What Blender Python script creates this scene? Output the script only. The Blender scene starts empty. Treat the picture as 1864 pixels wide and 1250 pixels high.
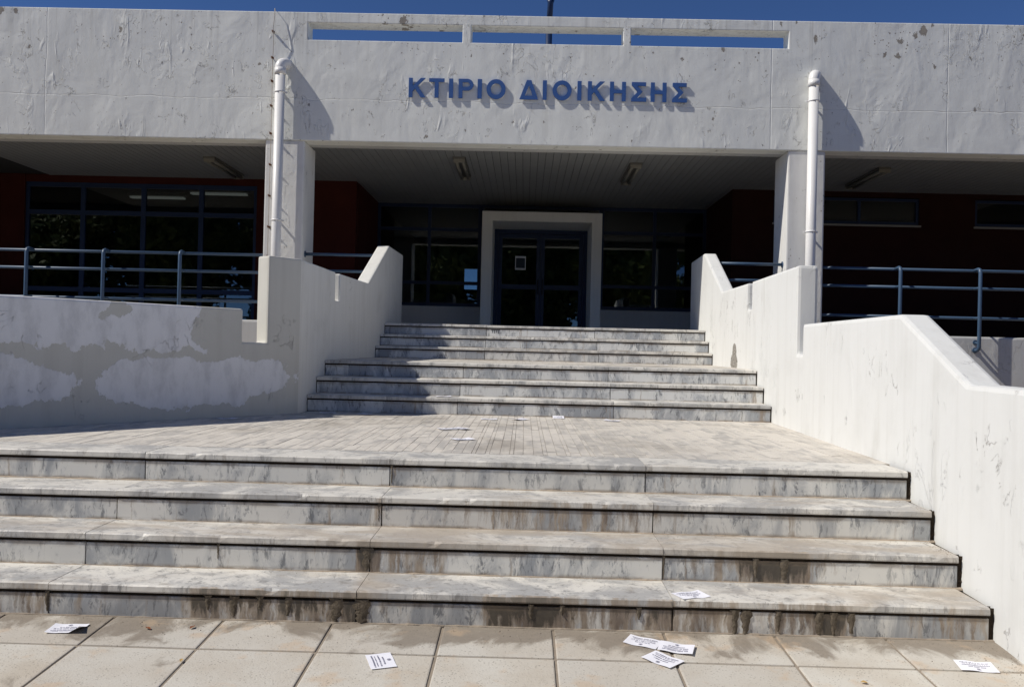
import bpy, bmesh, math, random
from mathutils import Vector, Matrix, noise as mnoise
random.seed(7)
R = math.radians
scene = bpy.context.scene
COL = scene.collection

# ------------------------------------------------------------------ camera
def make_camera():
    yaw, pitch, roll = .0144, .0061, .0238
    fwd = Vector((-math.sin(yaw)*math.cos(pitch), math.cos(yaw)*math.cos(pitch), math.sin(pitch)))
    right = Vector((math.cos(yaw), math.sin(yaw), 0))
    up = right.cross(fwd)
    r2 = right*math.cos(roll) + up*math.sin(roll)
    u2 = up*math.cos(roll) - right*math.sin(roll)
    m = Matrix((r2, u2, -fwd)).transposed().to_4x4()
    m.translation = (0, 0, 1.2795)
    cd = bpy.data.cameras.new('camera'); co = bpy.data.objects.new('camera', cd)
    COL.objects.link(co); co.matrix_world = m
    cd.sensor_width = 36; cd.lens = 1550/1864*36; cd.clip_start = .05; cd.clip_end = 3000
    scene.camera = co
make_camera()

# ------------------------------------------------------------------ light
TO_SUN = Vector((-.92, -.24, 1.0)).normalized()
SUN_EL = math.asin(TO_SUN.z)
SUN_AZ = math.atan2(TO_SUN.x, TO_SUN.y)          # clockwise from +Y
world = bpy.data.worlds.new('World'); scene.world = world; world.use_nodes = True
wn = world.node_tree.nodes; wl = world.node_tree.links
sky = wn.new('ShaderNodeTexSky'); sky.sky_type = 'NISHITA'; sky.sun_disc = False
sky.sun_elevation = SUN_EL; sky.sun_rotation = SUN_AZ
sky.air_density = .5; sky.dust_density = 0; sky.ozone_density = 10; sky.altitude = 2600
bg = wn['Background']; bg.inputs['Strength'].default_value = .15
wl.new(sky.outputs[0], bg.inputs['Color'])
sd = bpy.data.lights.new('sun', 'SUN'); sd.energy = 4.9; sd.angle = R(.53); sd.color = (1, .945, .855)
so = bpy.data.objects.new('sun', sd); COL.objects.link(so)
so.rotation_euler = (-TO_SUN).to_track_quat('-Z', 'Y').to_euler()
so.location = TO_SUN*40
vs = scene.view_settings
scene.display_settings.display_device = 'sRGB'
vs.view_transform = 'Standard'; vs.look = 'None'; vs.exposure = -.26; vs.gamma = 1; vs.use_curve_mapping = False
scene.render.engine = 'CYCLES'
scene.cycles.max_bounces = 6; scene.cycles.transparent_max_bounces = 12
scene.cycles.diffuse_bounces = 4; scene.cycles.glossy_bounces = 4

# ------------------------------------------------------------------ node helper
class NT:
    def __init__(s, name, rough=.8):
        s.m = bpy.data.materials.new(name); s.m.use_nodes = True
        s.t = s.m.node_tree; s.b = s.t.nodes['Principled BSDF']; s.out = s.t.nodes['Material Output']
        s.b.inputs['Roughness'].default_value = rough
        s.geo = None; s.tc = None; s.oi = None
    def node(s, t, props=None, **ins):
        n = s.t.nodes.new(t)
        for k, v in (props or {}).items(): setattr(n, k, v)
        for k, v in ins.items():
            s.put(n.inputs[int(k[1:]) if k[0] == 'i' and k[1:].isdigit() else k], v)
        return n
    def put(s, sock, v):
        if isinstance(v, bpy.types.NodeSocket): s.t.links.new(v, sock)
        elif v is not None:
            if sock.type == 'RGBA' and len(v) == 3: v = (*v, 1)
            sock.default_value = v
    def pos(s):
        if not s.geo: s.geo = s.node('ShaderNodeNewGeometry')
        return s.geo.outputs['Position']
    def obj(s):
        if not s.tc: s.tc = s.node('ShaderNodeTexCoord')
        return s.tc.outputs['Object']
    def rnd(s):
        if not s.oi: s.oi = s.node('ShaderNodeObjectInfo')
        return s.oi.outputs['Random']
    def math(s, op, a, b=None, c=None, clamp=False):
        return s.node('ShaderNodeMath', {'operation': op, 'use_clamp': clamp}, i0=a, i1=b, i2=c).outputs[0]
    def vmath(s, op, a, b=None):
        return s.node('ShaderNodeVectorMath', {'operation': op}, i0=a, i1=b).outputs[0]
    def sep(s, v):
        n = s.node('ShaderNodeSeparateXYZ', i0=v); return n.outputs
    def comb(s, x, y, z):
        return s.node('ShaderNodeCombineXYZ', i0=x, i1=y, i2=z).outputs[0]
    def map(s, v, loc=(0, 0, 0), rot=(0, 0, 0), sc=(1, 1, 1)):
        return s.node('ShaderNodeMapping', i0=v, i1=loc, i2=rot, i3=sc).outputs[0]
    def noise(s, v, scale, detail=4, rough=.55, dist=0.):
        n = s.node('ShaderNodeTexNoise', i0=v); i = n.inputs
        i['Scale'].default_value = scale; i['Detail'].default_value = detail
        i['Roughness'].default_value = rough; i['Distortion'].default_value = dist
        return n.outputs[0]
    def voro(s, v, scale, rnd=1.):
        n = s.node('ShaderNodeTexVoronoi', i0=v); n.inputs['Scale'].default_value = scale
        n.inputs['Randomness'].default_value = rnd
        return n.outputs
    def ramp(s, f, stops, interp='LINEAR'):
        n = s.node('ShaderNodeValToRGB', i0=f); cr = n.color_ramp; cr.interpolation = interp
        while len(cr.elements) < len(stops): cr.elements.new(.5)
        for e, (p, c) in zip(cr.elements, stops):
            e.position = p
            e.color = (c, c, c, 1) if isinstance(c, (int, float)) else (*c, 1)
        return n.outputs[0]
    def step(s, v, a, b):
        return s.node('ShaderNodeMapRange', {'interpolation_type': 'SMOOTHSTEP'}, i0=v, i1=a, i2=b).outputs[0]
    def mix(s, f, a, b, mode='MIX'):
        n = s.node('ShaderNodeMix', {'data_type': 'RGBA', 'blend_type': mode})
        s.put(n.inputs[0], f); s.put(n.inputs[6], a); s.put(n.inputs[7], b)
        return n.outputs[2]
    def bump(s, h, strength=.4, dist=.01):
        n = s.node('ShaderNodeBump'); n.inputs['Strength'].default_value = strength
        n.inputs['Distance'].default_value = dist; s.put(n.inputs['Height'], h)
        s.t.links.new(n.outputs[0], s.b.inputs['Normal'])
    def color(s, c): s.put(s.b.inputs['Base Color'], c)
    def rough(s, v): s.put(s.b.inputs['Roughness'], v)

# ------------------------------------------------------------------ materials
def m_paint(name, base, chips=.0, peel=.3, zchip=None, dirt=.12, patches=None, spot=None, joints=None, drips=0., relief=.014, rg=(.42, .62), hair=0.):
    """old white masonry paint on concrete: lumps, flaking edges, chips, faint rain streaks"""
    t = NT(name, .75); p = t.pos(); x, y, z = t.sep(p)
    lump = t.noise(t.map(p, sc=(1.7, 1.7, 1.1)), 1, 3, .5, .4)
    welt = t.step(t.noise(t.map(p, loc=(1, 4, 2), sc=(5.5, 5.5, 1.5)), 1, 3, .5, .6), .58, .72)
    mid = t.noise(p, 2.2, 4, .6)
    fine = t.noise(p, 55, 3, .6)
    fl = t.noise(t.map(p, sc=(1, 1, .5)), 4.2, 8, .60, .5)
    flake = t.step(fl, .585, .60)
    fl2 = t.noise(t.map(p, loc=(9, 3, 5), sc=(1, 1, .6)), 11, 7, .62, .4)
    flake2 = t.step(fl2, .63, .645)
    region = t.step(t.noise(t.map(p, loc=(3, 7, 1)), .8, 4, .6), rg[0], rg[1])
    h = t.math('MULTIPLY', lump, 1.1)
    h = t.math('MULTIPLY_ADD', t.math('MULTIPLY', welt, region), peel*1.1, h)
    h = t.math('MULTIPLY_ADD', mid, .25, h)
    h = t.math('MULTIPLY_ADD', t.math('MULTIPLY', flake, region), peel, h)
    h = t.math('MULTIPLY_ADD', t.math('MULTIPLY', flake2, region), peel*.5, h)
    h = t.math('MULTIPLY_ADD', fine, .06, h)
    streak = t.noise(t.map(p, sc=(9, 9, .45)), 1, 5, .65)
    c = t.mix(t.math('MULTIPLY', t.step(streak, .45, .75), dirt), base, (base[0]*.55, base[1]*.52, base[2]*.47))
    c = t.mix(t.math('MULTIPLY', t.step(mid, .5, .72), dirt*1.2), c, (base[0]*.72, base[1]*.71, base[2]*.68))
    if patches:
        (cx, cy), (dx, dy) = patches['org'], patches['dir']
        wob = t.noise(p, 2.6, 7, .66); wob2 = t.noise(t.map(p, loc=(4, 8, 2)), 3.0, 7, .66)
        s_ = t.math('ADD', t.math('MULTIPLY', t.math('SUBTRACT', x, cx), dx), t.math('MULTIPLY', t.math('SUBTRACT', y, cy), dy))
        s_ = t.math('MULTIPLY_ADD', t.math('SUBTRACT', wob, .5), .75, s_)
        zz = t.math('MULTIPLY_ADD', t.math('SUBTRACT', wob2, .5), .34, z)
        tot = None
        for (s0, s1, z0, z1) in patches['boxes']:
            a = t.math('MINIMUM', t.math('SUBTRACT', s_, s0), t.math('SUBTRACT', s1, s_))
            b = t.math('MINIMUM', t.math('SUBTRACT', zz, z0), t.math('SUBTRACT', z1, zz))
            d = t.math('MINIMUM', a, b)
            tot = d if tot is None else t.math('MAXIMUM', tot, d)
        for (sc_, zc_, rs_, rz_) in patches.get('ells', ()):
            a = t.math('DIVIDE', t.math('SUBTRACT', s_, sc_), rs_); b = t.math('DIVIDE', t.math('SUBTRACT', zz, zc_), rz_)
            d = t.math('MULTIPLY', t.math('SUBTRACT', 1., t.math('SQRT', t.math('ADD', t.math('MULTIPLY', a, a), t.math('MULTIPLY', b, b)))), .2)
            tot = t.math('MAXIMUM', tot, d)
        tot = t.math('MULTIPLY_ADD', t.math('SUBTRACT', t.noise(t.map(p, rot=(0, .6, 0), sc=(22, 22, 7)), 1, 5, .7), .5), .055, tot)
        mk = t.step(tot, 0, .008)
        brush = t.step(t.noise(t.map(p, rot=(0, .5, 0), sc=(7, 7, 3)), 1, 5, .65), .4, .7)
        pc = t.mix(brush, patches['col'], tuple(k*.80 for k in patches['col']))
        c = t.mix(t.math('MULTIPLY', mk, patches.get('amt', 1.)), c, pc)
        smear = t.math('MULTIPLY', t.step(t.noise(t.map(p, loc=(1, 5, 7), sc=(4, 4, 9)), 1, 5, .65), .64, .76), .5)
        band = t.step(t.math('ABSOLUTE', t.math('SUBTRACT', z, 1.18)), .10, .0)
        c = t.mix(t.math('MULTIPLY', smear, band), c, (.16, .17, .19))
        h = t.math('MULTIPLY_ADD', mk, .12, h)
    if chips > 0:
        vn = t.noise(t.map(p, rot=(0, .5, 0), sc=(1, 1, .6)), 9, 6, .75)
        dv = t.voro(t.map(p, sc=(1, 1, .8)), 5.2)[0]
        d2 = t.math('MULTIPLY_ADD', t.math('SUBTRACT', vn, .5), 1.25, dv)
        reg = t.noise(t.map(p, loc=(2, 2, 9)), 1.3, 3, .6)
        thr = t.math('MULTIPLY', t.step(reg, .48, .66), .18*chips)
        if zchip:
            thr = t.math('MULTIPLY', thr, t.step(z, zchip[0], zchip[1]))
        ck = t.math('LESS_THAN', d2, thr)
        # small specks
        dv2 = t.voro(p, 17)[0]; d3 = t.math('MULTIPLY_ADD', t.math('SUBTRACT', vn, .5), 1.1, dv2)
        thr2 = t.math('MULTIPLY', t.step(reg, .40, .7), .10*chips)
        if zchip: thr2 = t.math('MULTIPLY', thr2, t.math('MULTIPLY_ADD', t.step(z, zchip[0]-.3, zchip[1]), .92, .08))
        ck = t.math('MAXIMUM', ck, t.math('LESS_THAN', d3, thr2))
        c = t.mix(ck, c, t.mix(fine, (.24, .215, .18), (.42, .385, .34)))
        h = t.math('MULTIPLY_ADD', ck, -.5, h)
    if hair > 0:
        # short hairline cracks in the paint
        n1_ = t.noise(t.map(p, loc=(2, 6, 3), sc=(1, 1, .7)), 4.5, 6, .6, .6)
        k = t.step(t.math('ABSOLUTE', t.math('SUBTRACT', n1_, .5)), .007, .002)
        k = t.math('MULTIPLY', k, t.step(t.noise(t.map(p, loc=(8, 1, 4)), 3.0, 4, .6), .56, .64))
        c = t.mix(t.math('MULTIPLY', k, hair), c, (.30, .28, .25)); h = t.math('MULTIPLY_ADD', k, -.3, h)
        # grey scuffs and run-off marks
        sc2 = t.noise(t.map(p, loc=(4, 4, 4), sc=(3.2, 3.2, .55)), 1, 6, .65, .3)
        c = t.mix(t.math('MULTIPLY', t.step(sc2, .58, .74), hair*.55), c, (base[0]*.66, base[1]*.64, base[2]*.59))
    if spot:
        for (sy, sz, ry, rz) in spot:
            a = t.math('DIVIDE', t.math('SUBTRACT', y, sy), ry); b = t.math('DIVIDE', t.math('SUBTRACT', z, sz), rz)
            d = t.math('ADD', t.math('MULTIPLY', a, a), t.math('MULTIPLY', b, b))
            d = t.math('MULTIPLY_ADD', t.math('SUBTRACT', t.noise(p, 13, 4, .6), .5), 1.1, d)
            k = t.math('LESS_THAN', d, 1.)
            c = t.mix(k, c, t.mix(t.step(fine, .35, .65), (.13, .12, .105), (.42, .40, .36)))
            h = t.math('MULTIPLY_ADD', k, -.6, h)
    if drips > 0:
        # rain streaks running down from the coping
        st = t.noise(t.map(p, loc=(6, 6, 0), sc=(16, 16, .25)), 1, 4, .6)
        g = t.step(z, 4.9, 5.95)
        c = t.mix(t.math('MULTIPLY', t.math('MULTIPLY', t.step(st, .48, .72), g), drips), c, (.30, .28, .25))
    if joints:
        # cast-in board marks of the concrete shuttering: thin lines at fixed heights and positions
        for (axis, v, w, wd) in joints:
            q = {'x': x, 'z': z}[axis]
            q = t.math('MULTIPLY_ADD', t.math('SUBTRACT', t.noise(p, 1.5, 3, .5), .5), wd, q)
            k = t.step(t.math('ABSOLUTE', t.math('SUBTRACT', q, v)), w, 0.)
            h = t.math('MULTIPLY_ADD', k, -.13, h)
    t.color(c); t.bump(h, 1., relief)
    t.b.inputs['Specular IOR Level'].default_value = .25
    return t.m

def m_marble(name, stain=None, tread=False, brown=None, tint=(1, 1, 1)):
    """grey-veined white marble; stain = [(x, amount)..] of water streaks along the step"""
    t = NT(name, .55); p = t.pos(); x, y, z = t.sep(p)
    o = t.vmath('ADD', t.obj(), t.comb(t.math('MULTIPLY', t.rnd(), 61), t.math('MULTIPLY', t.rnd(), 23), t.math('MULTIPLY', t.rnd(), 41)))
    q = t.map(o, rot=(.6, .75, .6), sc=(3.0, 3.0, 1.2))
    cloud = t.math('MULTIPLY_ADD', t.math('SUBTRACT', t.noise(t.map(o, loc=(7, 7, 7)), .9, 3, .5), .5), .45, t.noise(q, 1.15, 7, .66, .9))
    fleck = t.noise(t.map(o, rot=(.6, .75, .6), sc=(16, 16, 5)), 1.4, 7, .72, .5)
    fleck2 = t.noise(t.map(o, loc=(3, 9, 4), rot=(.6, .9, .7), sc=(34, 34, 11)), 1.2, 5, .7, .5)
    white = (.79*tint[0], .775*tint[1], .725*tint[2]); grey = (.37*tint[0], .385*tint[1], .40*tint[2])
    c = t.mix(t.step(cloud, .41, .62), white, grey)
    vein = t.math('MULTIPLY', t.step(fleck, .545, .62), t.step(cloud, .36, .50))
    c = t.mix(t.math('MULTIPLY', vein, .85), c, (.16, .17, .185))
    c = t.mix(t.math('MULTIPLY', t.math('MULTIPLY', t.step(fleck2, .56, .66), t.step(cloud, .34, .50)), .72), c, (.15, .155, .165))
    c = t.mix(t.math('MULTIPLY', t.math('SUBTRACT', t.rnd(), .3), .35, clamp=True), c, (.50, .49, .46))
    fine = t.noise(p, 140, 2, .6)
    h = t.math('MULTIPLY', fine, .3)
    if stain:
        xr = t.math('MULTIPLY_ADD', x, 1/6., .5)            # -3..3 m -> 0..1
        amt = t.ramp(xr, [((sx+3)/6., a) for sx, a in stain])
        if tread:       # drips only hang over the front edge of a tread
            amt = t.math('MULTIPLY', t.math('SUBTRACT', amt, .12), t.step(t.sep(t.geo.outputs['Normal'])[1], -.5, -.8))
        zf = t.math('FRACT', t.math('MULTIPLY_ADD', z, 1/.16, .02))
        amt = t.math('MULTIPLY', amt, t.math('MULTIPLY_ADD', zf, .30, .78) if not tread else 1.)
        warp = t.math('MULTIPLY_ADD', t.math('SUBTRACT', t.noise(p, 16, 4, .6), .5), .035, x)
        pw = t.comb(warp, 0, t.math('MULTIPLY_ADD', t.noise(p, 9, 4, .6), .1, z))
        st = t.noise(t.map(pw, sc=(19, 0, 2.4)), 1, 6, .68, .2)
        st2 = t.noise(t.map(pw, loc=(5, 0, 2), sc=(8, 0, 3.2)), 1, 6, .66, .2)
        br = t.step(t.math('MULTIPLY_ADD', amt, .60, t.math('ADD', st, -.80)), -.05, .15)
        c = t.mix(t.math('MULTIPLY', br, .82), c, t.mix(t.step(st2, .35, .65), (.14, .088, .050), (.45, .35, .245)))
        bl = t.step(t.math('MULTIPLY_ADD', amt, .62, t.math('ADD', t.math('MULTIPLY', t.math('ADD', st, st2), .5), -.96)), -.02, .06)
        c = t.mix(t.math('MULTIPLY', bl, .88), c, t.mix(t.noise(p, 40, 4, .7), (.025, .022, .018), (.10, .085, .065)))
        if not tread:
            edge = t.math('MAXIMUM', t.step(zf, .16, .02), t.math('MULTIPLY', t.step(zf, .50, .70), .8))
            gn = t.noise(t.map(p, loc=(3, 3, 3), sc=(5, 5, 12)), 1, 6, .68, .3)
            eg = t.math('MULTIPLY', edge, t.step(gn, .40, .56))
            c = t.mix(t.math('MULTIPLY', eg, .8), c, (.25, .185, .12))
            rs = t.step(t.noise(t.map(pw, loc=(9, 0, 4), sc=(13, 0, .8)), 1, 5, .65), .60, .68)
            c = t.mix(t.math('MULTIPLY', rs, .6), c, (.27, .19, .115))
        crust = t.noise(t.map(p, sc=(60, 60, 25)), 1, 4, .7)
        h = t.math('MULTIPLY_ADD', t.math('MULTIPLY', br, crust), .8, h)
    if tread:
        d1 = t.noise(t.map(p, sc=(1.1, 3.2, 1)), 1.6, 6, .62, .5)
        xr = t.math('MULTIPLY_ADD', x, 1/6., .5)
        amt = t.ramp(xr, [((sx+3)/6., a) for sx, a in (brown or [(-3, .1), (3, .1)])])
        k = t.step(t.math('MULTIPLY_ADD', amt, .55, t.math('ADD', d1, -.72)), -.08, .2)
        c = t.mix(t.math('MULTIPLY', k, .72), c, t.mix(fine, (.30, .24, .18), (.42, .35, .27)))
        spk = t.step(t.noise(t.map(p, loc=(6, 2, 1), sc=(9, 14, 9)), 1, 7, .72, .4), .56, .68)
        c = t.mix(t.math('MULTIPLY', spk, .55), c, (.24, .205, .165))
        c = t.mix(.26, c, (.60, .54, .455))
    t.color(c); t.bump(h, .25, .004)
    t.rough(t.math('MULTIPLY_ADD', cloud, .2, .45))
    return t.m

def m_strip():
    t = NT('weathered_marble_strip', .7); p = t.pos()
    at = t.node('ShaderNodeAttribute', {'attribute_name': 'rnd'})
    r = t.math('FRACT', t.math('ADD', t.rnd(), at.outputs['Fac']))
    o = t.vmath('ADD', p, t.comb(t.math('MULTIPLY', r, .25), t.math('MULTIPLY', r, .3), 0))
    cl = t.noise(t.map(o, rot=(0, 0, .6), sc=(3, 1.2, 1)), 2.2, 6, .6, .8)
    c = t.mix(t.step(cl, .42, .7), (.70, .655, .585), (.45, .43, .40))
    c = t.mix(t.math('MULTIPLY', r, .22), c, (.42, .39, .35))
    # pale worn course and general grime
    g = t.noise(p, .9, 6, .65, .4)
    c = t.mix(t.math('MULTIPLY', t.step(g, .5, .72), .55), c, (.27, .235, .19))
    f = t.noise(p, 90, 3, .6)
    c = t.mix(t.math('MULTIPLY', t.step(f, .52, .75), .3), c, (.25, .22, .19))
    t.color(c); t.bump(f, .3, .004)
    return t.m

def m_simple(name, col, var=.25, scale=8, rough=.75, bump=.2, spec=.3, fine=70):
    t = NT(name, rough); p = t.pos()
    n = t.noise(p, scale, 5, .6)
    f = t.noise(p, fine, 3, .6)
    c = t.mix(n, tuple(k*(1-var) for k in col), tuple(min(1, k*(1+var)) for k in col))
    t.color(c); t.bump(f, bump, .006); t.b.inputs['Specular IOR Level'].default_value = spec
    return t.m

def m_paver():
    t = NT('washed_concrete_paver', .85); p = t.pos(); x, y, z = t.sep(p)
    r = t.rnd()
    a = t.noise(t.vmath('ADD', p, t.comb(t.math('MULTIPLY', r, 40), 0, 0)), 2.6, 6, .6)
    c = t.mix(t.step(a, .35, .7), (.63, .60, .535), (.53, .475, .395))
    c = t.mix(t.math('MULTIPLY', r, .6), c, (.52, .49, .44))
    gum = t.math('LESS_THAN', t.voro(p, 3.1)[0], .045)
    c = t.mix(t.math('MULTIPLY', gum, .5), c, (.24, .22, .19))
    wd = t.noise(t.map(p, sc=(2.6, 2.0, 1)), 1.25, 6, .62, .9)
    near = t.step(y, 3.45, 3.84)
    k = t.step(t.math('MULTIPLY_ADD', near, .27, wd), .62, .76)
    c = t.mix(t.math('MULTIPLY', k, .8), c, t.mix(t.noise(p, 30, 4, .6), (.17, .14, .11), (.27, .225, .175)))
    k2 = t.step(t.noise(t.map(p, loc=(3, 1, 0)), 4.5, 5, .6), .56, .68)
    c = t.mix(t.math('MULTIPLY', k2, .45), c, (.56, .41, .27))
    sp = t.voro(p, 75)[0]; pit = t.math('LESS_THAN', sp, t.math('MULTIPLY', t.noise(p, 9, 3, .6), .38))
    c = t.mix(t.math('MULTIPLY', pit, .55), c, (.20, .175, .14))
    f = t.noise(p, 110, 4, .65)
    c = t.mix(t.math('MULTIPLY', t.step(f, .5, .72), .22), c, (.30, .27, .22))
    h = t.math('MULTIPLY_ADD', pit, -.8, f)
    t.color(c); t.bump(h, .45, .004)
    t.b.inputs['Specular IOR Level'].default_value = .2
    return t.m

def m_glass():
    t = NT('window_glass'); t.t.nodes.remove(t.b)
    tr = t.node('ShaderNodeBsdfTransparent', Color=(.50, .54, .54))
    gl = t.node('ShaderNodeBsdfGlossy', Color=(.85, .88, .9)); gl.inputs['Roughness'].default_value = .012
    wob = t.node('ShaderNodeBump'); wob.inputs['Strength'].default_value = .02; wob.inputs['Distance'].default_value = .02
    t.put(wob.inputs['Height'], t.noise(t.pos(), 1.3, 2, .5))
    t.t.links.new(wob.outputs[0], gl.inputs['Normal'])
    fr = t.node('ShaderNodeFresnel'); fr.inputs['IOR'].default_value = 1.5
    mx = t.node('ShaderNodeMixShader', i0=t.math('MULTIPLY', fr.outputs[0], 2.1, clamp=True), i1=tr.outputs[0], i2=gl.outputs[0])
    t.t.links.new(mx.outputs[0], t.out.inputs['Surface'])
    return t.m

def m_leaf(name, c1, c2):
    t = NT(name, .6); at = t.node('ShaderNodeAttribute', {'attribute_name': 'rnd'})
    t.color(t.mix(at.outputs['Fac'], c1, c2)); t.b.inputs['Specular IOR Level'].default_value = .2
    return t.m

def m_emit(name, col, s):
    t = NT(name); t.color((.8, .8, .8)); t.b.inputs['Emission Color'].default_value = (*col, 1)
    t.b.inputs['Emission Strength'].default_value = s
    return t.m

WH = (.80, .80, .785)
LC = (-2.085, 7.784)                       # corner of the left wall on the terrace
L2 = (-.6235, -.7818); L2N = (-.7818, .6235)
MAT = {}
MAT['fascia'] = m_paint('flaking_white_fascia_paint', (.815, .825, .785), chips=1.5, peel=.36, zchip=(5.15, 5.72), hair=.5, drips=.30, relief=.026, dirt=.10, rg=(.44, .64),
    joints=[('x', -6.9, .010, .06), ('x', 3.39, .012, .06), ('x', 5.85, .010, .06), ('z', 4.74, .008, .16)])
MAT['column'] = m_paint('white_column_paint', (.77, .765, .74), chips=.35, peel=.30, dirt=.18, relief=.022)
MAT['wall_r'] = m_paint('white_stair_wall_paint', (.735, .74, .72), chips=.0, peel=.24, hair=.55, dirt=.15, relief=.012, rg=(.5, .66), spot=[(9.93, 1.18, .20, .11), (9.92, 1.30, .12, .10)])
MAT['wall_l'] = m_paint('cream_stair_wall_paint', (.75, .74, .69), hair=.4, chips=.0, peel=.12, dirt=.2, spot=None)
MAT['wall_p'] = m_paint('overpainted_cream_wall', (.63, .615, .555), hair=.2, chips=.0, peel=.10, dirt=.14,
    patches=dict(org=LC, dir=L2, col=(.86, .855, .85),
                 boxes=[(1.74, 6, 1.22, 1.9), (.95, 1.60, 1.20, 1.9), (1.5, 1.8, 1.26, 1.42), (.62, 1.25, .86, 1.12)],
                 ells=[(.36, .99, .37, .165), (.85, .93, .42, .20), (1.38, .96, .42, .19), (2.62, .95, .66, .18), (3.6, .92, .7, .2)]))
MAT['slab'] = m_paint('grey_white_slab_paint', (.56, .56, .55), chips=.25, peel=.3, dirt=.16)
MAT['portal'] = m_paint('door_surround_paint', (.80, .78, .72), peel=.08)
MAT['plinth'] = m_paint('plinth_paint', (.82, .80, .77), peel=.08)
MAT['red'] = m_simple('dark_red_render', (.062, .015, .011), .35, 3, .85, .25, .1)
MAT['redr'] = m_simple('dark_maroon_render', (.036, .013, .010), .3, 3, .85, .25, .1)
MAT['ceil'] = m_simple('grey_ceiling_board', (.30, .305, .30), .12, 2.5, .55, .05)
MAT['ceilback'] = m_simple('dark_ceiling_void', (.05, .05, .05), .2, 3, .9)
MAT['blueframe'] = m_simple('dark_blue_frame_paint', (.012, .030, .085), .15, 5, .4, .03, .4)
MAT['rail'] = m_simple('steel_blue_rail_paint', (.052, .096, .165), .18, 14, .42, .12, .45)
MAT['sign'] = m_simple('blue_sign_paint', (.045, .115, .33), .10, 9, .5, .05, .4)
MAT['pipe'] = m_simple('white_plastic_pipe', (.80, .79, .77), .04, 4, .38, .02, .45)
MAT['wire'] = m_simple('weathered_wire', (.42, .37, .32), .3, 20, .6, .2)
MAT['rust'] = m_simple('rusty_iron', (.12, .055, .03), .4, 20, .8, .3)
MAT['dirt'] = m_simple('dark_damp_grime', (.045, .034, .025), .5, 22, .95, .7, .1)
MAT['moss'] = m_simple('dry_grey_moss', (.15, .125, .095), .6, 45, .98, 1., .05)
MAT['mortar'] = m_simple('sandy_mortar', (.37, .31, .245), .3, 30, .95, .8, .1)
MAT['joint'] = m_simple('grey_brown_joint_dirt', (.30, .255, .205), .35, 18, .95, .6, .1)
MAT['stripjoint'] = m_simple('pale_joint_dirt', (.40, .35, .29), .35, 12, .95, .5, .1)
MAT['earth'] = m_simple('dry_earth', (.27, .22, .16), .35, 1.5, .95, .5, .1)
MAT['interior'] = m_simple('interior_plaster', (.36, .35, .32), .1, 2, .9, .05)
MAT['floor'] = m_simple('porch_floor_marble', (.58, .57, .54), .2, 2, .4, .05)
MAT['paper'] = m_simple('white_leaflet_paper', (.86, .86, .92), .02, 5, .8, .03, .2)
MAT['ink'] = m_simple('grey_ink', (.24, .24, .31), .1, 5, .8, .0, .1)
MAT['bark'] = m_simple('tree_bark', (.10, .075, .055), .4, 8, .9, .6)
MAT['leaf'] = m_leaf('green_foliage', (.06, .095, .022), (.19, .215, .065))
MAT['leafd'] = m_leaf('dark_pine_foliage', (.045, .075, .025), (.12, .145, .05))
MAT['dry'] = m_simple('dry_leaf', (.22, .075, .03), .35, 40, .8, .2)
MAT['tube'] = m_simple('lamp_tube_plastic', (.23, .22, .19), .05, 5, .35, .02)
MAT['lampbox'] = m_simple('lamp_housing', (.14, .135, .12), .1, 5, .6)
MAT['lit'] = m_emit('lit_tube', (1, .97, .9), .22)
MAT['glass'] = m_glass()
MAT['paver'] = m_paver()
MAT['strip'] = m_strip()
MAT['charcoal'] = m_simple('charcoal_paint', (.02, .022, .03), .1, 5, .6)
ST = {1: [(-2.4, .5), (-2.2, .75), (-2.1, .45), (-1.6, .42), (-1.45, .85), (-1.0, .82), (-.9, .75), (-.78, .97), (-.70, .9), (-.62, .5), (-.40, .2), (-.22, .25), (-.12, .92), (.1, .97), (.3, .75), (.85, .78), (1.0, .62), (1.25, .7), (1.35, .9), (1.48, .9), (1.55, .35), (1.7, .3), (1.75, .55), (2.2, .6)],
      2: [(-2.6, .1), (-1.6, .1), (-1.5, .55), (-1.42, .3), (-1.3, .12), (-.84, .15), (-.79, 1.), (-.72, 1.), (-.68, .62), (-.34, .6), (-.28, .15), (.66, .15), (.75, .4), (1.05, .7), (1.14, .97), (1.38, .97), (1.46, .65), (1.6, .3), (1.7, .2), (2.3, .25)],
      3: [(-2.8, .08), (-.82, .1), (-.74, .8), (-.70, .35), (-.3, .45), (-.1, .66), (.62, .62), (.8, .45), (1.0, .3), (1.2, .1), (2.3, .2)],
      4: [(-3, .06), (-.75, .08), (-.71, .6), (-.67, .1), (.7, .1), (.85, .45), (1.0, .4), (1.1, .08), (2.3, .15)]}
for k, s in ST.items(): MAT['riser%d' % k] = m_marble('stained_marble_riser_%d' % k, s)
MAT['riser'] = m_marble('grey_marble_riser', [(-3, .05), (-.60, .05), (-.56, .55), (-.52, .05), (.74, .05), (.8, .6), (.86, .05), (3, .1)], tint=(.97, .99, 1.03))
TR = {1: [(-3, .15), (-.8, .3), (-.72, .6), (-.5, .15), (.5, .15), (.9, .35), (2.2, .6)],
      2: [(-3, .25), (-1.6, .45), (-.8, .55), (-.1, .7), (.3, .4), (.7, .62), (1.5, .7), (2.2, .3)],
      3: [(-3, .15), (-.5, .2), (.8, .3), (2.2, .4)]}
for k, s in TR.items(): MAT['tread%d' % k] = m_marble('worn_marble_tread_%d' % k, ST[k], True, s)
MAT['tread'] = m_marble('worn_marble_tread', None, True, [(-3, .12), (3, .15)])

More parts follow.
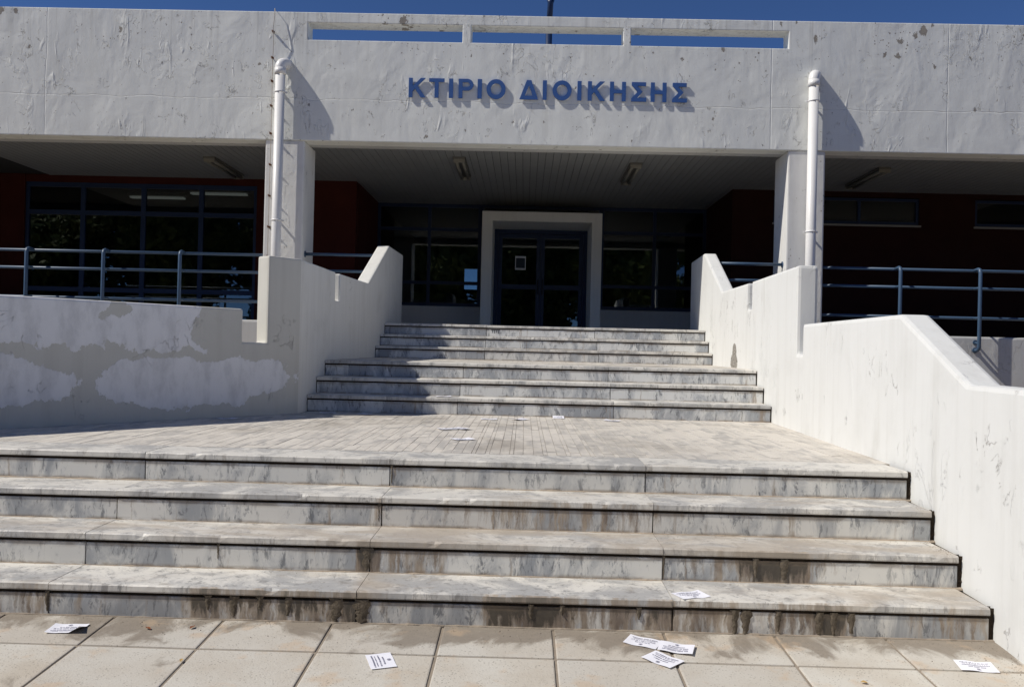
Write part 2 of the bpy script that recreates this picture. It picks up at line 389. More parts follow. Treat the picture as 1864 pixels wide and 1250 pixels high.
# ------------------------------------------------------------------ mesh helper
class MB:
    def __init__(s): s.v = []; s.f = []; s.sm = []
    def add(s, vs, fs, smooth=False):
        o = len(s.v); s.v += [tuple(v) for v in vs]
        for f in fs: s.f.append(tuple(i+o for i in f)); s.sm.append(smooth)
        return s
    def box(s, x0, x1, y0, y1, z0, z1):
        return s.add([(x, y, z) for z in (z0, z1) for y in (y0, y1) for x in (x0, x1)],
                     [(0, 2, 3, 1), (4, 5, 7, 6), (0, 1, 5, 4), (2, 6, 7, 3), (0, 4, 6, 2), (1, 3, 7, 5)])
    def prism(s, a, b):
        """two matching closed loops of 3-D points joined into a solid"""
        n = len(a)
        return s.add(list(a)+list(b), [tuple(range(n))[::-1], tuple(range(n, 2*n))] + [(i, (i+1) % n, n+(i+1) % n, n+i) for i in range(n)])
    def tube(s, pts, r, seg=12, caps=True):
        pts = [Vector(p) for p in pts]; rings = []
        rr = r if isinstance(r, (list, tuple)) else [r]*len(pts)
        ref = None
        for i, p in enumerate(pts):
            d = (pts[min(i+1, len(pts)-1)] - pts[max(i-1, 0)]).normalized()
            if ref is None: ref = d.orthogonal().normalized()
            ref = (ref - d*ref.dot(d)).normalized(); w = d.cross(ref)
            rings.append([p + (ref*math.cos(2*math.pi*k/seg) + w*math.sin(2*math.pi*k/seg))*rr[i] for k in range(seg)])
        vs = [v for g in rings for v in g]
        fs = [(i*seg+k, i*seg+(k+1) % seg, (i+1)*seg+(k+1) % seg, (i+1)*seg+k) for i in range(len(pts)-1) for k in range(seg)]
        s.add(vs, fs, True)
        if caps:
            o = len(s.v)-len(vs); s.f.append(tuple(o+k for k in range(seg))[::-1]); s.f.append(tuple(len(s.v)-seg+k for k in range(seg))); s.sm += [False, False]
        return s
    def mesh(s, name, mat, bevel=0, keep=None, seg=2):
        me = bpy.data.meshes.new(name); me.from_pydata(s.v, [], s.f)
        bm = bmesh.new(); bm.from_mesh(me)
        bmesh.ops.recalc_face_normals(bm, faces=bm.faces)
        for f, k in zip(bm.faces, s.sm): f.smooth = k
        if bevel:
            es = [e for e in bm.edges if len(e.link_faces) == 2 and e.calc_face_angle(0) > .35 and (keep is None or keep(e))]
            bmesh.ops.bevel(bm, geom=es, offset=bevel, segments=seg, affect='EDGES', profile=.6, clamp_overlap=True)
        bm.to_mesh(me); bm.free()
        me.materials.append(mat); return me
    def build(s, name, mat, parent=None, bevel=0, keep=None, seg=2):
        return link(name, s.mesh(name, mat, bevel, keep, seg), parent)

def link(name, data, parent=None, loc=None):
    o = bpy.data.objects.new(name, data); COL.objects.link(o)
    if loc is not None: o.location = loc
    if parent is not None:
        o.parent = parent
        o.matrix_parent_inverse = WORLD[parent.name].inverted()
    WORLD[o.name] = Matrix.Translation(loc or (0, 0, 0))
    return o
WORLD = {}
def tag(o, label=None, cat=None, group=None, kind=None):
    if label: o['label'] = label
    if cat: o['category'] = cat
    if group: o['group'] = group
    if kind: o['kind'] = kind
    return o
def empty(name, loc, label=None, cat=None, group=None, kind=None):
    o = link(name, None, None, loc); o.empty_display_size = .2
    return tag(o, label, cat, group, kind)
def grid_wall(xs, zs, holes, y0, y1):
    """solid wall in the XZ plane with rectangular openings; holes = set of (i, j) cells"""
    mb = MB(); nx, nz = len(xs)-1, len(zs)-1
    solid = lambda i, j: 0 <= i < nx and 0 <= j < nz and (i, j) not in holes
    vi = {}
    def v(i, j, b):
        if (i, j, b) not in vi:
            vi[(i, j, b)] = len(mb.v); mb.v.append((xs[i], (y1 if b else y0), zs[j]))
        return vi[(i, j, b)]
    def q(*a): mb.f.append(tuple(v(*k) for k in a)); mb.sm.append(False)
    for i in range(nx):
        for j in range(nz):
            if not solid(i, j): continue
            q((i, j, 0), (i+1, j, 0), (i+1, j+1, 0), (i, j+1, 0)); q((i, j, 1), (i, j+1, 1), (i+1, j+1, 1), (i+1, j, 1))
            if not solid(i-1, j): q((i, j, 0), (i, j+1, 0), (i, j+1, 1), (i, j, 1))
            if not solid(i+1, j): q((i+1, j, 0), (i+1, j, 1), (i+1, j+1, 1), (i+1, j+1, 0))
            if not solid(i, j-1): q((i, j, 0), (i, j, 1), (i+1, j, 1), (i+1, j, 0))
            if not solid(i, j+1): q((i, j+1, 0), (i+1, j+1, 0), (i+1, j+1, 1), (i, j+1, 1))
    return mb

# ------------------------------------------------------------------ stair geometry
RS = .16; D1 = 3.875; T = .3168; A_ = 3.2484; B_ = 2.6309
def dep(k):
    if k <= 4: return D1+(k-1)*T
    if k <= 7: return D1+3*T+A_+(k-5)*T
    return D1+5*T+A_+B_+(k-8)*T
XR = lambda y: 2.2535+.0475*(y-6)
XL = lambda y: -2.1+.0203*(y-6)
FLOOR = 1.6

# ground sheet: falls gently away from the steps towards the camera
def ground_z(y):
    if y >= 3.87: return .0
    if y > -2: return .05*(y-3.87)
    return .05*(-5.87)
gm = MB(); ys = [-400, -60, -20, -8, -2, 3.87, 8, 14, 40, 400]
gm.add([(x, y, ground_z(y)-.03) for y in ys for x in (-400, -30, 30, 400)],
       [(i*4+j, i*4+j+1, (i+1)*4+j+1, (i+1)*4+j) for i in range(len(ys)-1) for j in range(3)])
tag(gm.build('ground', MAT['earth']), 'dry earth ground around the building', None, None, 'structure')

# pavement of square pavers in front of the steps
pv = MB()
pv.add([(-9, -2, ground_z(-2)+.006), (9, -2, ground_z(-2)+.006), (9, 3.87, .006), (-9, 3.87, .006)], [(0, 1, 2, 3)])
pv = tag(pv.build('pavement', MAT['joint']), 'pale square paving slabs in front of the bottom step', None, None, 'structure')
slope = math.atan(.05)
def paver_mesh(w, d):
    mb = MB(); g = .0062
    mb.box(-w/2+g, w/2-g, -d/2+g, d/2-g, -.04, 0); return mb.mesh('paving_slab', MAT['paver'], .006)
pm = paver_mesh(.5, .5); pm1 = paver_mesh(.5, .33)
for j in range(9):
    y0 = 3.552 - .5*j
    for i in range(-9, 9):
        x = .16+.25+.5*i
        if j == 0:
            yc = 3.552+.165
            o = link('paving_slab', pm1, pv, (x, yc, ground_z(yc)+.012)); o.rotation_euler = (slope, random.uniform(-.003, .003), 0)
        yc = y0-.25
        o = link('paving_slab', pm, pv, (x, yc, ground_z(yc)+.012)); o.rotation_euler = (slope+random.uniform(-.003, .003), random.uniform(-.004, .004), random.uniform(-.004, .004))

def rough_bead(x0, x1, y, z, r, n, mat, parent, name='mortar_bead', seed=0):
    """irregular fillet of sand and mortar along the foot of a riser"""
    mb = MB(); rng = random.Random(seed); vs = []
    for i in range(n+1):
        x = x0+(x1-x0)*i/n; k = r*(.35+.9*abs(mnoise.noise((x*9, seed*3.1, 0)))+.4*rng.random())
        vs += [(x, y+.004, z+k*.8), (x, y-k*1.3, z+k*.25), (x, y-k*1.9, z-.006), (x, y+.004, z-.006)]
    fs = [(i*4+a, i*4+(a+1) % 4, (i+1)*4+(a+1) % 4, (i+1)*4+a) for i in range(n) for a in range(4)]
    mb.add(vs, fs); return mb.build(name, mat, parent)

def chip_edge(me, seed, amp=.006):
    pass

def slab_box(x0, x1, y0, y1, z0, z1, name, mat, parent, bev, nosing=False, seed=0):
    """marble slab; a nosing slab gets a slightly worn, chipped front edge"""
    mb = MB()
    if not nosing:
        mb.box(x0, x1, y0, y1, z0, z1); return mb.build(name, mat, parent, bev)
    n = max(6, int((x1-x0)/.035)); rng = random.Random(seed); vs = []
    for i in range(n+1):
        x = x0+(x1-x0)*i/n
        w = .0015+.006*max(0, mnoise.noise((x*6, seed*1.7, 3.3)))+.003*rng.random()
        if rng.random() < .07: w += .012*rng.random()
        vs += [(x, y0+.002, z0), (x, y0, z0+.006), (x, y0+w*.35, z1-.004-w*.6), (x, y0+.004+w, z1), (x, y1, z1), (x, y1, z0)]
    fs = [(i*6+a, i*6+(a+1) % 6, (i+1)*6+(a+1) % 6, (i+1)*6+a) for i in range(n) for a in range(6)]
    fs += [tuple(range(6)), tuple(n*6+a for a in range(6))[::-1]]
    mb.add(vs, fs); return mb.build(name, mat, parent)

def flight(name, ks, xl, xr, joints, label):
    core = MB()
    for k in ks:
        y1 = dep(k+1)+.04 if k+1 in ks else dep(k)+.36
        xa, xb = xl(dep(k)), xr(dep(k))
        core.box(xa-.04, xb+.05, dep(k)+.022, y1+.3, (k-1)*RS-.10, k*RS-.012)
    core = tag(core.build(name, MAT['dirt']), label, None, None, 'structure')
    for k in ks:
        d = dep(k); gapL = .006 if xl is XL else 0.
        js = [xl(d)+gapL] + [j+random.uniform(-.006, .006) for j in joints] + [xr(d)-(.021 if k <= 4 else .010)]
        y1 = dep(k+1)+.028 if k+1 in ks else d+.33
        for a in range(len(js)-1):
            dy = random.uniform(-.0025, .0025); dz = random.uniform(-.0015, .0015)
            slab_box(js[a]+.0015, js[a+1]-.0015, d+dy, y1, k*RS-.034+dz, k*RS+dz, 'tread_slab', MAT.get('tread%d' % k, MAT['tread']), core, 0, True, k*10+a)
            slab_box(js[a]+.003, js[a+1]-.003, d+.009+dy, d+.034, (k-1)*RS-.02, k*RS-.050+dz, 'riser_slab', MAT.get('riser%d' % k, MAT['riser']), core, .002)
        if k <= 4:
            rough_bead(js[0], js[-1]+.02, d+.012, (k-1)*RS+(.012 if k == 1 else 0), .009, 240, MAT['mortar'] if k > 1 else MAT['joint'], core, seed=k)
        else:
            rough_bead(js[0], js[-1]+.02, d+.011, (k-1)*RS, .006, 120, MAT['joint'], core, seed=k)
    return core
low_flight = flight('lower_stairs', [1, 2, 3, 4], lambda y: -4.55, XR, [-3.58, -2.15, -.74, .70], 'four stained marble steps rising from the pavement')
mid_flight = flight('middle_stairs', [5, 6, 7], XL, XR, [-.62, .86], 'three marble steps above the strip paved terrace')
top_flight = flight('upper_stairs', [8, 9, 10], XL, XR, [-.53, .99], 'top three marble steps below the porch')

# dark grime wedged between the step ends and the right wall
for k in (1, 2, 3, 4):
    d = dep(k); mb = MB(); n = 14
    vs = []
    for i in range(n+1):
        z = (k-1)*RS + RS*.985*i/n; w = .012+.02*random.random()
        vs += [(XR(d)-.024, d+.030-w*.25, z), (XR(d)+.01, d+.026-w*.6, z), (XR(d)+.01, d+.05, z), (XR(d)-.024, d+.05, z)]
    mb.add(vs, [(i*4+a, i*4+(a+1) % 4, (i+1)*4+(a+1) % 4, (i+1)*4+a) for i in range(n) for a in range(4)])
    mb.build('grime_joint', MAT['dirt'], low_flight)

# crusty moss drips hanging below the nosings where water runs through the joints
def moss_drip(k, x, w, l, seed):
    rng = random.Random(seed); mb = MB(); n = 9; m = 5; vs = []; d = dep(k)
    for i in range(n+1):
        z = k*RS-.040-l*.92*i/n; hw = w*(1-.6*(i/n)**1.5)*rng.uniform(.65, 1.2); ox = rng.uniform(-.15, .15)*w
        for j in range(m):
            u = j/(m-1)*2-1; b = (1-u*u)*(.0015+.005*rng.random())
            vs.append((x+ox+u*hw, d+.0092-b, z))
    mb.add(vs, [(i*m+j, i*m+j+1, (i+1)*m+j+1, (i+1)*m+j) for i in range(n) for j in range(m-1)], True)
    mb.build('moss_drip', MAT['moss'], low_flight)
for q, (k, x, w, l) in enumerate([(1, -.83, .035, .115), (1, -.715, .04, .12), (1, -1.42, .018, .07), (1, -1.30, .022, .10), (1, -1.18, .016, .06), (1, -1.05, .02, .09), (1, .985, .022, .12), (1, 1.035, .026, .12),
                                  (1, 1.18, .014, .10), (1, 1.365, .024, .11), (1, 1.43, .02, .11), (1, 1.51, .018, .10), (1, .55, .012, .06), (1, -2.16, .012, .1), (2, -.755, .034, .12), (2, 1.16, .016, .10),
                                  (2, 1.30, .022, .11), (2, -1.49, .008, .08), (3, -.75, .008, .1), (2, .71, .006, .12), (4, -.735, .007, .11), (1, .06, .016, .07), (1, .2, .012, .05)]):
    moss_drip(k, x, w, l, 50+q)

# small tag of felt-pen strokes on the top riser
fy = dep(10)+.006
mk = MB()
for (x0, x1, z0, z1) in [(-.47, -.345, 1.533, 1.541), (-.455, -.448, 1.495, 1.532), (-.425, -.417, 1.488, 1.532), (-.395, -.388, 1.497, 1.532), (-.37, -.362, 1.486, 1.532)]:
    mk.box(x0, x1, fy, fy+.004, z0, z1)
mk.build('pen_mark', MAT['charcoal'], top_flight)

# terrace and landing: beds plus narrow marble strips
def strip_field(name, label, y0, y1, z, xa, xb, sw, sl, nbig, skip=None):
    bed = MB(); bed.box(xa-.1, xb+.15, y0, y1, z-.5, z-.0035)
    bed = tag(bed.build(name, MAT['stripjoint']), label, None, None, 'structure')
    cells = []
    x = xa; col = 0
    while x < xb+.1:
        # panels about six strips wide; each panel has its own course offset
        npan = random.choice([6, 7, 7, 8]); off = random.choice([.1, .35, .6, .85])*sl
        rows = []; y = y0-off
        while y < y1:
            l = sl*random.uniform(.95, 1.05); rows.append((max(y, y0+.002), min(y+l, y1-.002))); y += l
        for p in range(npan):
            w = sw*random.choice([.45, 1, 1, 1, 1.1])
            for a, b in rows:
                if b-a > .04 and not (skip and skip(x+w/2, (a+b)/2)): cells.append((x, x+w, a, b))
            x += w
    cells.sort(key=lambda c: -min((c[1]-c[0])/c[2], 1)*(c[3]-c[2])/c[2]**2 if abs((c[0]+c[1])/2) < .62*c[2] else 0)
    g = .0016; rng = random.Random(3)
    unit = None
    base = MB(); base.box(-.5, .5, -.5, .5, -.02, 0); unit = base.mesh('paving_strip', MAT['strip'])
    for (x0, x1, ya, yb) in cells[:nbig]:
        o = link('paving_strip', unit, bed, ((x0+x1)/2, (ya+yb)/2, z+rng.uniform(-.0015, .0012)))
        o.scale = (x1-x0-2*g*rng.uniform(.5, 1.3), yb-ya-2*g, 1)
    st = MB(); rv = []
    for (x0, x1, ya, yb) in cells[nbig:]:
        gg = g*rng.uniform(.5, 1.3)
        st.box(x0+gg, x1-gg, ya+g, yb-g, z-.02, z+rng.uniform(-.0015, .0012)); rv += [rng.random()]*8
    o = st.build('paving_strips', MAT['strip'], bed)
    at = o.data.attributes.new('rnd', 'FLOAT', 'POINT'); at.data.foreach_set('value', rv)
    o['kind'] = 'stuff'
    return bed
def off_left(x, y):   # left of the splayed wall
    return (x-LC[0])*(-L2N[0]) + (y-LC[1])*(-L2N[1]) < -.06
terrace = strip_field('terrace', 'terrace paved with narrow weathered marble strips', dep(4)+.332, dep(5)+.02, 4*RS, -4.5, XR(7.9), .058, .40, 300, off_left)
landing = strip_field('landing', 'shallow strip paved landing between the two upper flights', dep(7)+.332, dep(8)+.02, 7*RS, XL(9)-.02, XR(11), .058, .40, 0)
pf = MB(); pf.box(-14, -2.3, 12.04, 27, .2, FLOOR-.004).box(2.75, 14, 12.04, 27, .2, FLOOR-.004).box(-2.299, 2.749, dep(10)+.332, 27, .2, FLOOR-.003)
tag(pf.build('porch_floor', MAT['floor']), 'porch floor at the head of the stairs', None, None, 'structure')

# ------------------------------------------------------------------ stair walls
TH = .17
def wall_prism(prof, org, d, nb, mitre=None):
    """profile (s, z) along direction d; front face at org, back face offset by nb*TH (mitred where s == 0)"""
    a, b = [], []
    for s, z in prof:
        p = (org[0]+d[0]*s, org[1]+d[1]*s)
        a.append((p[0], p[1], z))
        q = mitre if (mitre and abs(s) < 1e-6) else (p[0]+nb[0]*TH, p[1]+nb[1]*TH)
        b.append((q[0], q[1], z))
    return MB().prism(a, b)
# left wall: straight run beside the stairs and a splayed wing
d1 = Vector((.0203, 1)).normalized(); n1 = Vector((-d1.y, d1.x))
C0 = Vector((XL(7.784), 7.784)); d2 = Vector(L2); n2 = Vector(L2N)
det = n1.x*n2.y-n1.y*n2.x
mit = (C0.x+TH*(n2.y-n1.y)/det, C0.y+TH*(n1.x-n2.x)/det)
S = lambda y: (y-7.784)
lw = empty('stair_wall', (C0.x, C0.y, .64), 'cream painted shaded stair wall on the left with splayed low wing and repainted patches', 'wall', 'white walls flanking the stairs')
notm = lambda e: not all(abs(v.co.x-C0.x) < 1e-3 or abs(v.co.x-mit[0]) < 1e-3 for v in e.verts)
prof = [(0, 0), (0, 2.055), (S(9.10), 2.055), (S(9.10), 1.755), (S(9.31), 1.755), (S(9.31), 2.055), (S(10.83), 2.07), (S(12.22), 2.715), (S(13.44), 2.715), (S(13.44), 0)]
wall_prism(prof, C0, d1, n1, mit).build('stair_side', MAT['wall_l'], lw, .02, notm, 2)
prof = [(0, 0), (0, 2.055), (.345, 2.055), (.345, 1.28), (.592, 1.28), (.592, 1.568), (4.1, 1.568), (4.1, 0)]
wall_prism(prof, C0, d2, n2, mit).build('splayed_wing', MAT['wall_p'], lw, .02, notm, 2)
# right wall: one straight run down to the pavement
e1 = Vector((.0475, 1)).normalized(); m1 = Vector((e1.y, -e1.x))
E0 = Vector((XR(2.0), 2.0)); SR = lambda y: (y-2.0)
rw = empty('stair_wall', (XR(7), 7, .64), 'bright white sunlit stair wall on the right stepping down to the pavement', 'wall', 'white walls flanking the stairs')
prof = [(SR(2.0), -.4), (SR(2.0), 1.15), (SR(4.2), 1.158), (SR(5.05), 1.536), (SR(7.10), 1.540), (SR(7.10), 1.288), (SR(7.275), 1.288), (SR(7.275), 2.047),
        (SR(9.07), 2.05), (SR(9.07), 1.76), (SR(9.29), 1.76), (SR(9.29), 2.05), (SR(10.83), 2.065), (SR(12.25), 2.707), (SR(13.5), 2.707), (SR(13.5), -.4)]
wall_prism(prof, E0, e1, m1).build('stair_side', MAT['wall_r'], rw, .026, None, 2)

# ------------------------------------------------------------------ building
bd = empty('administration_building', (.2, 12, 0), 'white concrete office building with long flaking parapet and deep shaded porch', 'building')
FZ0, FZ1 = 4.155, 5.978
xs = [-13, -3.17, -.976, -.852, 1.295, 1.404, 3.62, 13]; zs = [FZ0, 5.587, 5.83, FZ1]
fas = grid_wall(xs, zs, {(1, 1), (3, 1), (5, 1)}, 12.0, 12.27).build('fascia', MAT['fascia'], bd, .012, None, 2)
MB().box(-13, 13, 12.272, 12.45, FZ0+.003, 5.2).build('beam', MAT['slab'], bd, .01)
MB().box(-13, 13, 12.452, 27, 4.55, 4.8).build('roof_slab', MAT['interior'], bd)
for (x0, x1) in ((-3.74, -3.18), (3.65, 4.17)):
    MB().box(x0, x1, 12.016, 12.65, .1, FZ0+.001).build('column', MAT['column'], bd, .022, None, 2)
slabf = MB(); slabf.box(-13, -2.26, 12.0, 12.2, -.1, FLOOR).build('slab_edge', MAT['slab'], bd, .03)
slabf = MB(); slabf.box(2.74, 13, 12.0, 12.2, -.1, FLOOR).build('slab_edge', MAT['slab'], bd, .03)
# ceiling of long boards running into the porch
YC = 15.8; YD = 18.1
ce = MB().box(-13, 13, 12.455, 27, 4.35, 4.5).build('ceiling', MAT['ceilback'], bd)
def board(l):
    return MB().box(-.058, .058, 0, l, 0, .02).mesh('ceiling_board', MAT['ceil'], .003, None, 1)
bl, bc = board(YC-12.46), board(YD-12.46)
for i in range(150):
    x = -8.9+i*.1215
    if x > 9.2: break
    link('ceiling_board', bc if -3.2 < x < 3.85 else bl, ce, (x, 12.457, 4.322))
# walls
MB().box(-5.05, -3.19, YC, YC+.2, FLOOR, 4.34).build('wall', MAT['red'], bd)
MB().box(-13, -9.42, YC, YC+.2, FLOOR, 4.34).build('wall', MAT['red'], bd)
MB().box(-3.38, -3.182, YC+.202, YD+.25, FLOOR, 4.34).build('wall', MAT['red'], bd)
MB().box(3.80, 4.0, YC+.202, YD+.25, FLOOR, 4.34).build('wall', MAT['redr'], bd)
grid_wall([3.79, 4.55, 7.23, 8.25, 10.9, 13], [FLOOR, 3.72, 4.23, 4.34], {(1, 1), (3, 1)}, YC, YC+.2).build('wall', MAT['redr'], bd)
for (xa, xb) in ((-3.18, -.905), (1.495, 3.798)):
    MB().box(xa, xb, YD-.06, YD+.12, FLOOR, 2.145).build('plinth', MAT['plinth'], bd, .01)

def glazing(name, xs, zs, y, parent, bar=.055, dpt=.07, mat='blueframe', skip=()):
    mb = MB()
    for i, x in enumerate(xs):
        mb.box(x-bar/2, x+bar/2, y-dpt/2, y+dpt/2, zs[0], zs[-1])
    for j, z in enumerate(zs):
        for i in range(len(xs)-1):
            za, zb = z-bar/2, z+bar/2
            if j == 0: za, zb = z, z+bar
            if j == len(zs)-1: za, zb = z-bar, z
            mb.box(xs[i]+bar/2, xs[i+1]-bar/2, y-dpt/2+.006, y+dpt/2-.006, za, zb)
    fr = mb.build(name, MAT[mat], parent)
    for i in range(len(xs)-1):
        for j in range(len(zs)-1):
            if (i, j) in skip: continue
            MB().box(xs[i]+bar/2-.01, xs[i+1]-bar/2+.01, y-.004, y+.004, zs[j]+bar/2-.01, zs[j+1]-bar/2+.01).build('pane', MAT['glass'], fr)
    return fr
glazing('window', [-9.40, -8.34, -7.20, -6.11, -5.075], [FLOOR+.01, 2.20, 3.64, 4.2], YC+.08, bd, .085)
MB().box(-9.42, -5.05, YC+.02, YC+.16, 4.202, 4.34).build('wall', MAT['red'], bd)
glazing('window', [-3.15, -2.075, -1.0], [2.15, 2.645, 3.78, 4.315], YD+.02, bd, .07)
glazing('window', [1.60, 2.71, 3.77], [2.15, 2.645, 3.78, 4.315], YD+.02, bd, .07)
glazing('window', [-.955, 1.555], [3.83, 4.315], YD+.02, bd, .06)
glazing('window', [4.575, 6.136, 7.205], [3.735, 4.215], YC+.06, bd, .05)
glazing('window', [8.275, 9.6, 10.875], [3.735, 4.215], YC+.06, bd, .05)
for (xa, xb) in ((4.55, 7.235), (8.245, 10.905)):
    MB().box(xa-.02, xb+.02, YC-.03, YC-.002, 3.69, 3.722).build('window_sill', MAT['interior'], bd)
# projecting white door surround
PY = 16.9
pp = [(-.895, FLOOR), (-.895, 4.004), (1.492, 4.004), (1.492, FLOOR), (1.288, FLOOR), (1.288, 3.81), (-.682, 3.81), (-.682, FLOOR)]
MB().prism([(x, PY, z) for x, z in pp], [(x, YD+.15, z) for x, z in pp]).build('door_surround', MAT['portal'], bd, .012)
# double glazed door
DY = YD+.0
fr = MB()
fr.box(-.68, -.60, DY-.05, DY+.05, FLOOR, 3.808).box(1.206, 1.286, DY-.05, DY+.05, FLOOR, 3.808).box(-.60, 1.206, DY-.046, DY+.046, 3.72, 3.806)
fr.build('door_frame', MAT['blueframe'], bd)
for (xa, xb) in ((-.597, .300), (.306, 1.203)):
    lf = MB(); w = .085
    lf.box(xa, xa+w, DY-.03, DY+.03, FLOOR+.01, 3.716).box(xb-w, xb, DY-.03, DY+.03, FLOOR+.01, 3.716)
    for (za, zb) in ((FLOOR+.01, 1.78), (2.545, 2.645), (3.63, 3.714)):
        lf.box(xa+w, xb-w, DY-.026, DY+.026, za, zb)
    lf = lf.build('door_leaf', MAT['blueframe'], bd)
    for (za, zb) in ((1.775, 2.55), (2.64, 3.635)):
        MB().box(xa+w-.01, xb-w+.01, DY-.004, DY+.004, za, zb).build('pane', MAT['glass'], lf)
    hx = xb-.045 if xa < 0 else xa+.045
    MB().tube([(hx, DY-.03, 2.75), (hx, DY-.075, 2.75), (hx, DY-.08, 2.72), (hx, DY-.08, 2.48), (hx, DY-.075, 2.45), (hx, DY-.03, 2.45)], .011, 8).build('handle', MAT['charcoal'], lf)
# rooms behind the glass
BY = 25.6
grid_wall([-3.2, -1.86, -1.40, 3.82], [FLOOR, 3.03, 3.66, 4.34], {(1, 1)}, BY, BY+.2).build('interior_wall', MAT['interior'], bd)
MB().box(-3.40, -3.2, YD+.255, BY+.2, FLOOR, 4.34).build('interior_wall', MAT['interior'], bd)
MB().box(3.82, 4.02, YD+.255, BY+.2, FLOOR, 4.34).build('interior_wall', MAT['interior'], bd)
MB().box(-13, -3.402, 21, 21.2, FLOOR, 4.34).build('interior_wall', MAT['interior'], bd)
MB().box(4.022, 13, 19, 19.2, FLOOR, 4.34).build('interior_wall', MAT['interior'], bd)
MB().box(-13.2, -13, 12.0, 21.2, -.1, 4.5).build('wall', MAT['red'], bd)
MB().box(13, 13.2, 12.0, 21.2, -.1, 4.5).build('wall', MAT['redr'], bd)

# ------------------------------------------------------------------ sign letters
LH = .272; LS = .056
def letter_loops(ch, w):
    h, s = LH, LS
    if ch == 'I': return [[(0, 0), (w, 0), (w, h), (0, h)]]
    if ch == 'T': return [[(w/2-s/2, 0), (w/2+s/2, 0), (w/2+s/2, h-.05), (w, h-.05), (w, h), (0, h), (0, h-.05), (w/2-s/2, h-.05)]]
    if ch == 'K': return [[(0, 0), (s, 0), (s, .085), (.088, .122), (w-.068, 0), (w, 0), (.125, .162), (w-.004, h), (w-.072, h), (s, .155), (s, h), (0, h)]]
    if ch == 'H': return [[(0, 0), (s, 0), (s, .11), (w-s, .11), (w-s, 0), (w, 0), (w, h), (w-s, h), (w-s, .16), (s, .16), (s, h), (0, h)]]
    if ch == 'D': return [[(0, 0), (w, 0), (w*.62, h), (w*.38, h)], [(.075, .05), (w-.075, .05), (w*.5, h-.075)]]
    if ch == 'S': return [[(0, 0), (w, 0), (w, .052), (.082, .052), (.155, .138), (.082, h-.052), (w-.006, h-.052), (w-.006, h), (.004, h), (.004, h-.045), (.088, .138), (0, .045)]]
    if ch == 'O':
        f = lambda rx, rz: [(w/2+rx*math.cos(2*math.pi*i/40), h/2+rz*math.sin(2*math.pi*i/40)) for i in range(40)]
        return [f(w/2, h/2+.004), f(w/2-.058, h/2-.054)]
    if ch == 'P':
        zc = h-.082
        arc = lambda rx, rz: [(w-.09+rx*math.sin(a), zc+rz*math.cos(a)) for a in [math.pi*i/16 for i in range(17)]]
        return [[(0, 0), (s, 0), (s, h-.164)]+arc(.09, .082)[::-1]+[(0, h)], [(s, h-.116)]+arc(.04, .034)[::-1]+[(s, h-.048)]]
sg = empty('sign', (.25, 11.99, 4.79), 'blue raised Greek letters reading ΚΤΙΡΙΟ ΔΙΟΙΚΗΣΗΣ on white fascia', 'sign')
PXM = (2.206+1.716)/(1250-744)
for ch, x0, x1 in [('K', 744, 775), ('T', 781, 809), ('I', 817.5, 825), ('P', 835, 862), ('I', 869.5, 877.5), ('O', 886, 920.5), ('D', 946, 980), ('I', 988, 995.5), ('O', 1006, 1040.5),
                   ('I', 1051, 1058.5), ('K', 1070, 1101), ('H', 1110, 1139), ('S', 1149, 1176), ('H', 1184, 1212.5), ('S', 1223, 1249.5)]:
    X0 = -1.716+(x0-744)*PXM; w = (x1-x0)*PXM
    bm = bmesh.new(); allE = []
    for lp in letter_loops(ch, w):
        vs_ = [bm.verts.new((X0+a, 0, 4.79+b)) for a, b in lp]
        allE += [bm.edges.new((vs_[i], vs_[(i+1) % len(vs_)])) for i in range(len(vs_))]
    bmesh.ops.triangle_fill(bm, use_beauty=True, use_dissolve=False, edges=allE)
    fs_ = list(bm.faces)
    ext = bmesh.ops.extrude_face_region(bm, geom=fs_)
    for v in ext['geom']:
        if isinstance(v, bmesh.types.BMVert): v.co.y += .020
    bmesh.ops.recalc_face_normals(bm, faces=bm.faces)
    for v in bm.verts: v.co.y += 12-.031
    me = bpy.data.meshes.new('letter'); bm.to_mesh(me); bm.free(); me.materials.append(MAT['sign'])
    o = link('letter', me, sg)
    pins = MB()
    for (a, b) in ((.35, .2), (.6, .8)):
        pins.tube([(X0+LS*.5, 11.985, 4.79+LH*b), (X0+LS*.5, 12.004, 4.79+LH*b)], .005, 6)
    pins.build('mounting_pin', MAT['rust'], o)

# ------------------------------------------------------------------ drainpipes
def drainpipe(x, y, ztop, label, zb):
    t = empty('drainpipe', (x, y, .3), label, 'drainpipe', 'white rainwater pipes on the columns')
    r = .068
    MB().tube([(x, y, .1), (x, y, ztop-.12)], r, 20).build('pipe', MAT['pipe'], t)
    pts = [(x, y, ztop-.14)]
    for i in range(7):
        a = math.pi/2*i/6
        pts.append((x+.05*(1-math.cos(a)), y+.085*(1-math.cos(a)), ztop-.10+.09*math.sin(a)))
    pts.append((x+.06, 12.03, ztop+.005))
    MB().tube(pts, r+.008, 20).build('elbow', MAT['pipe'], t)
    MB().tube([(x, y, ztop-.19), (x, y, ztop-.10)], r+.011, 20).build('collar', MAT['pipe'], t)
    for z in zb:
        b = MB().tube([(x, y, z-.012), (x, y, z+.012)], r+.005, 20)
        b.box(x-.10, x-.055, y+.01, y+.03, z-.012, z+.012).box(x+.055, x+.10, y+.01, y+.03, z-.012, z+.012).box(x-.012, x+.012, y+.05, 12.02, z-.010, z+.010)
        b.build('bracket', MAT['pipe'], t)
drainpipe(-3.515, 11.886, 5.235, 'white rainwater pipe on the left column beside the rusty conductor clips', (4.80, 3.0))
drainpipe(3.945, 11.886, 5.21, 'white rainwater pipe on the right column above the sunlit wall', (4.82, 3.0))

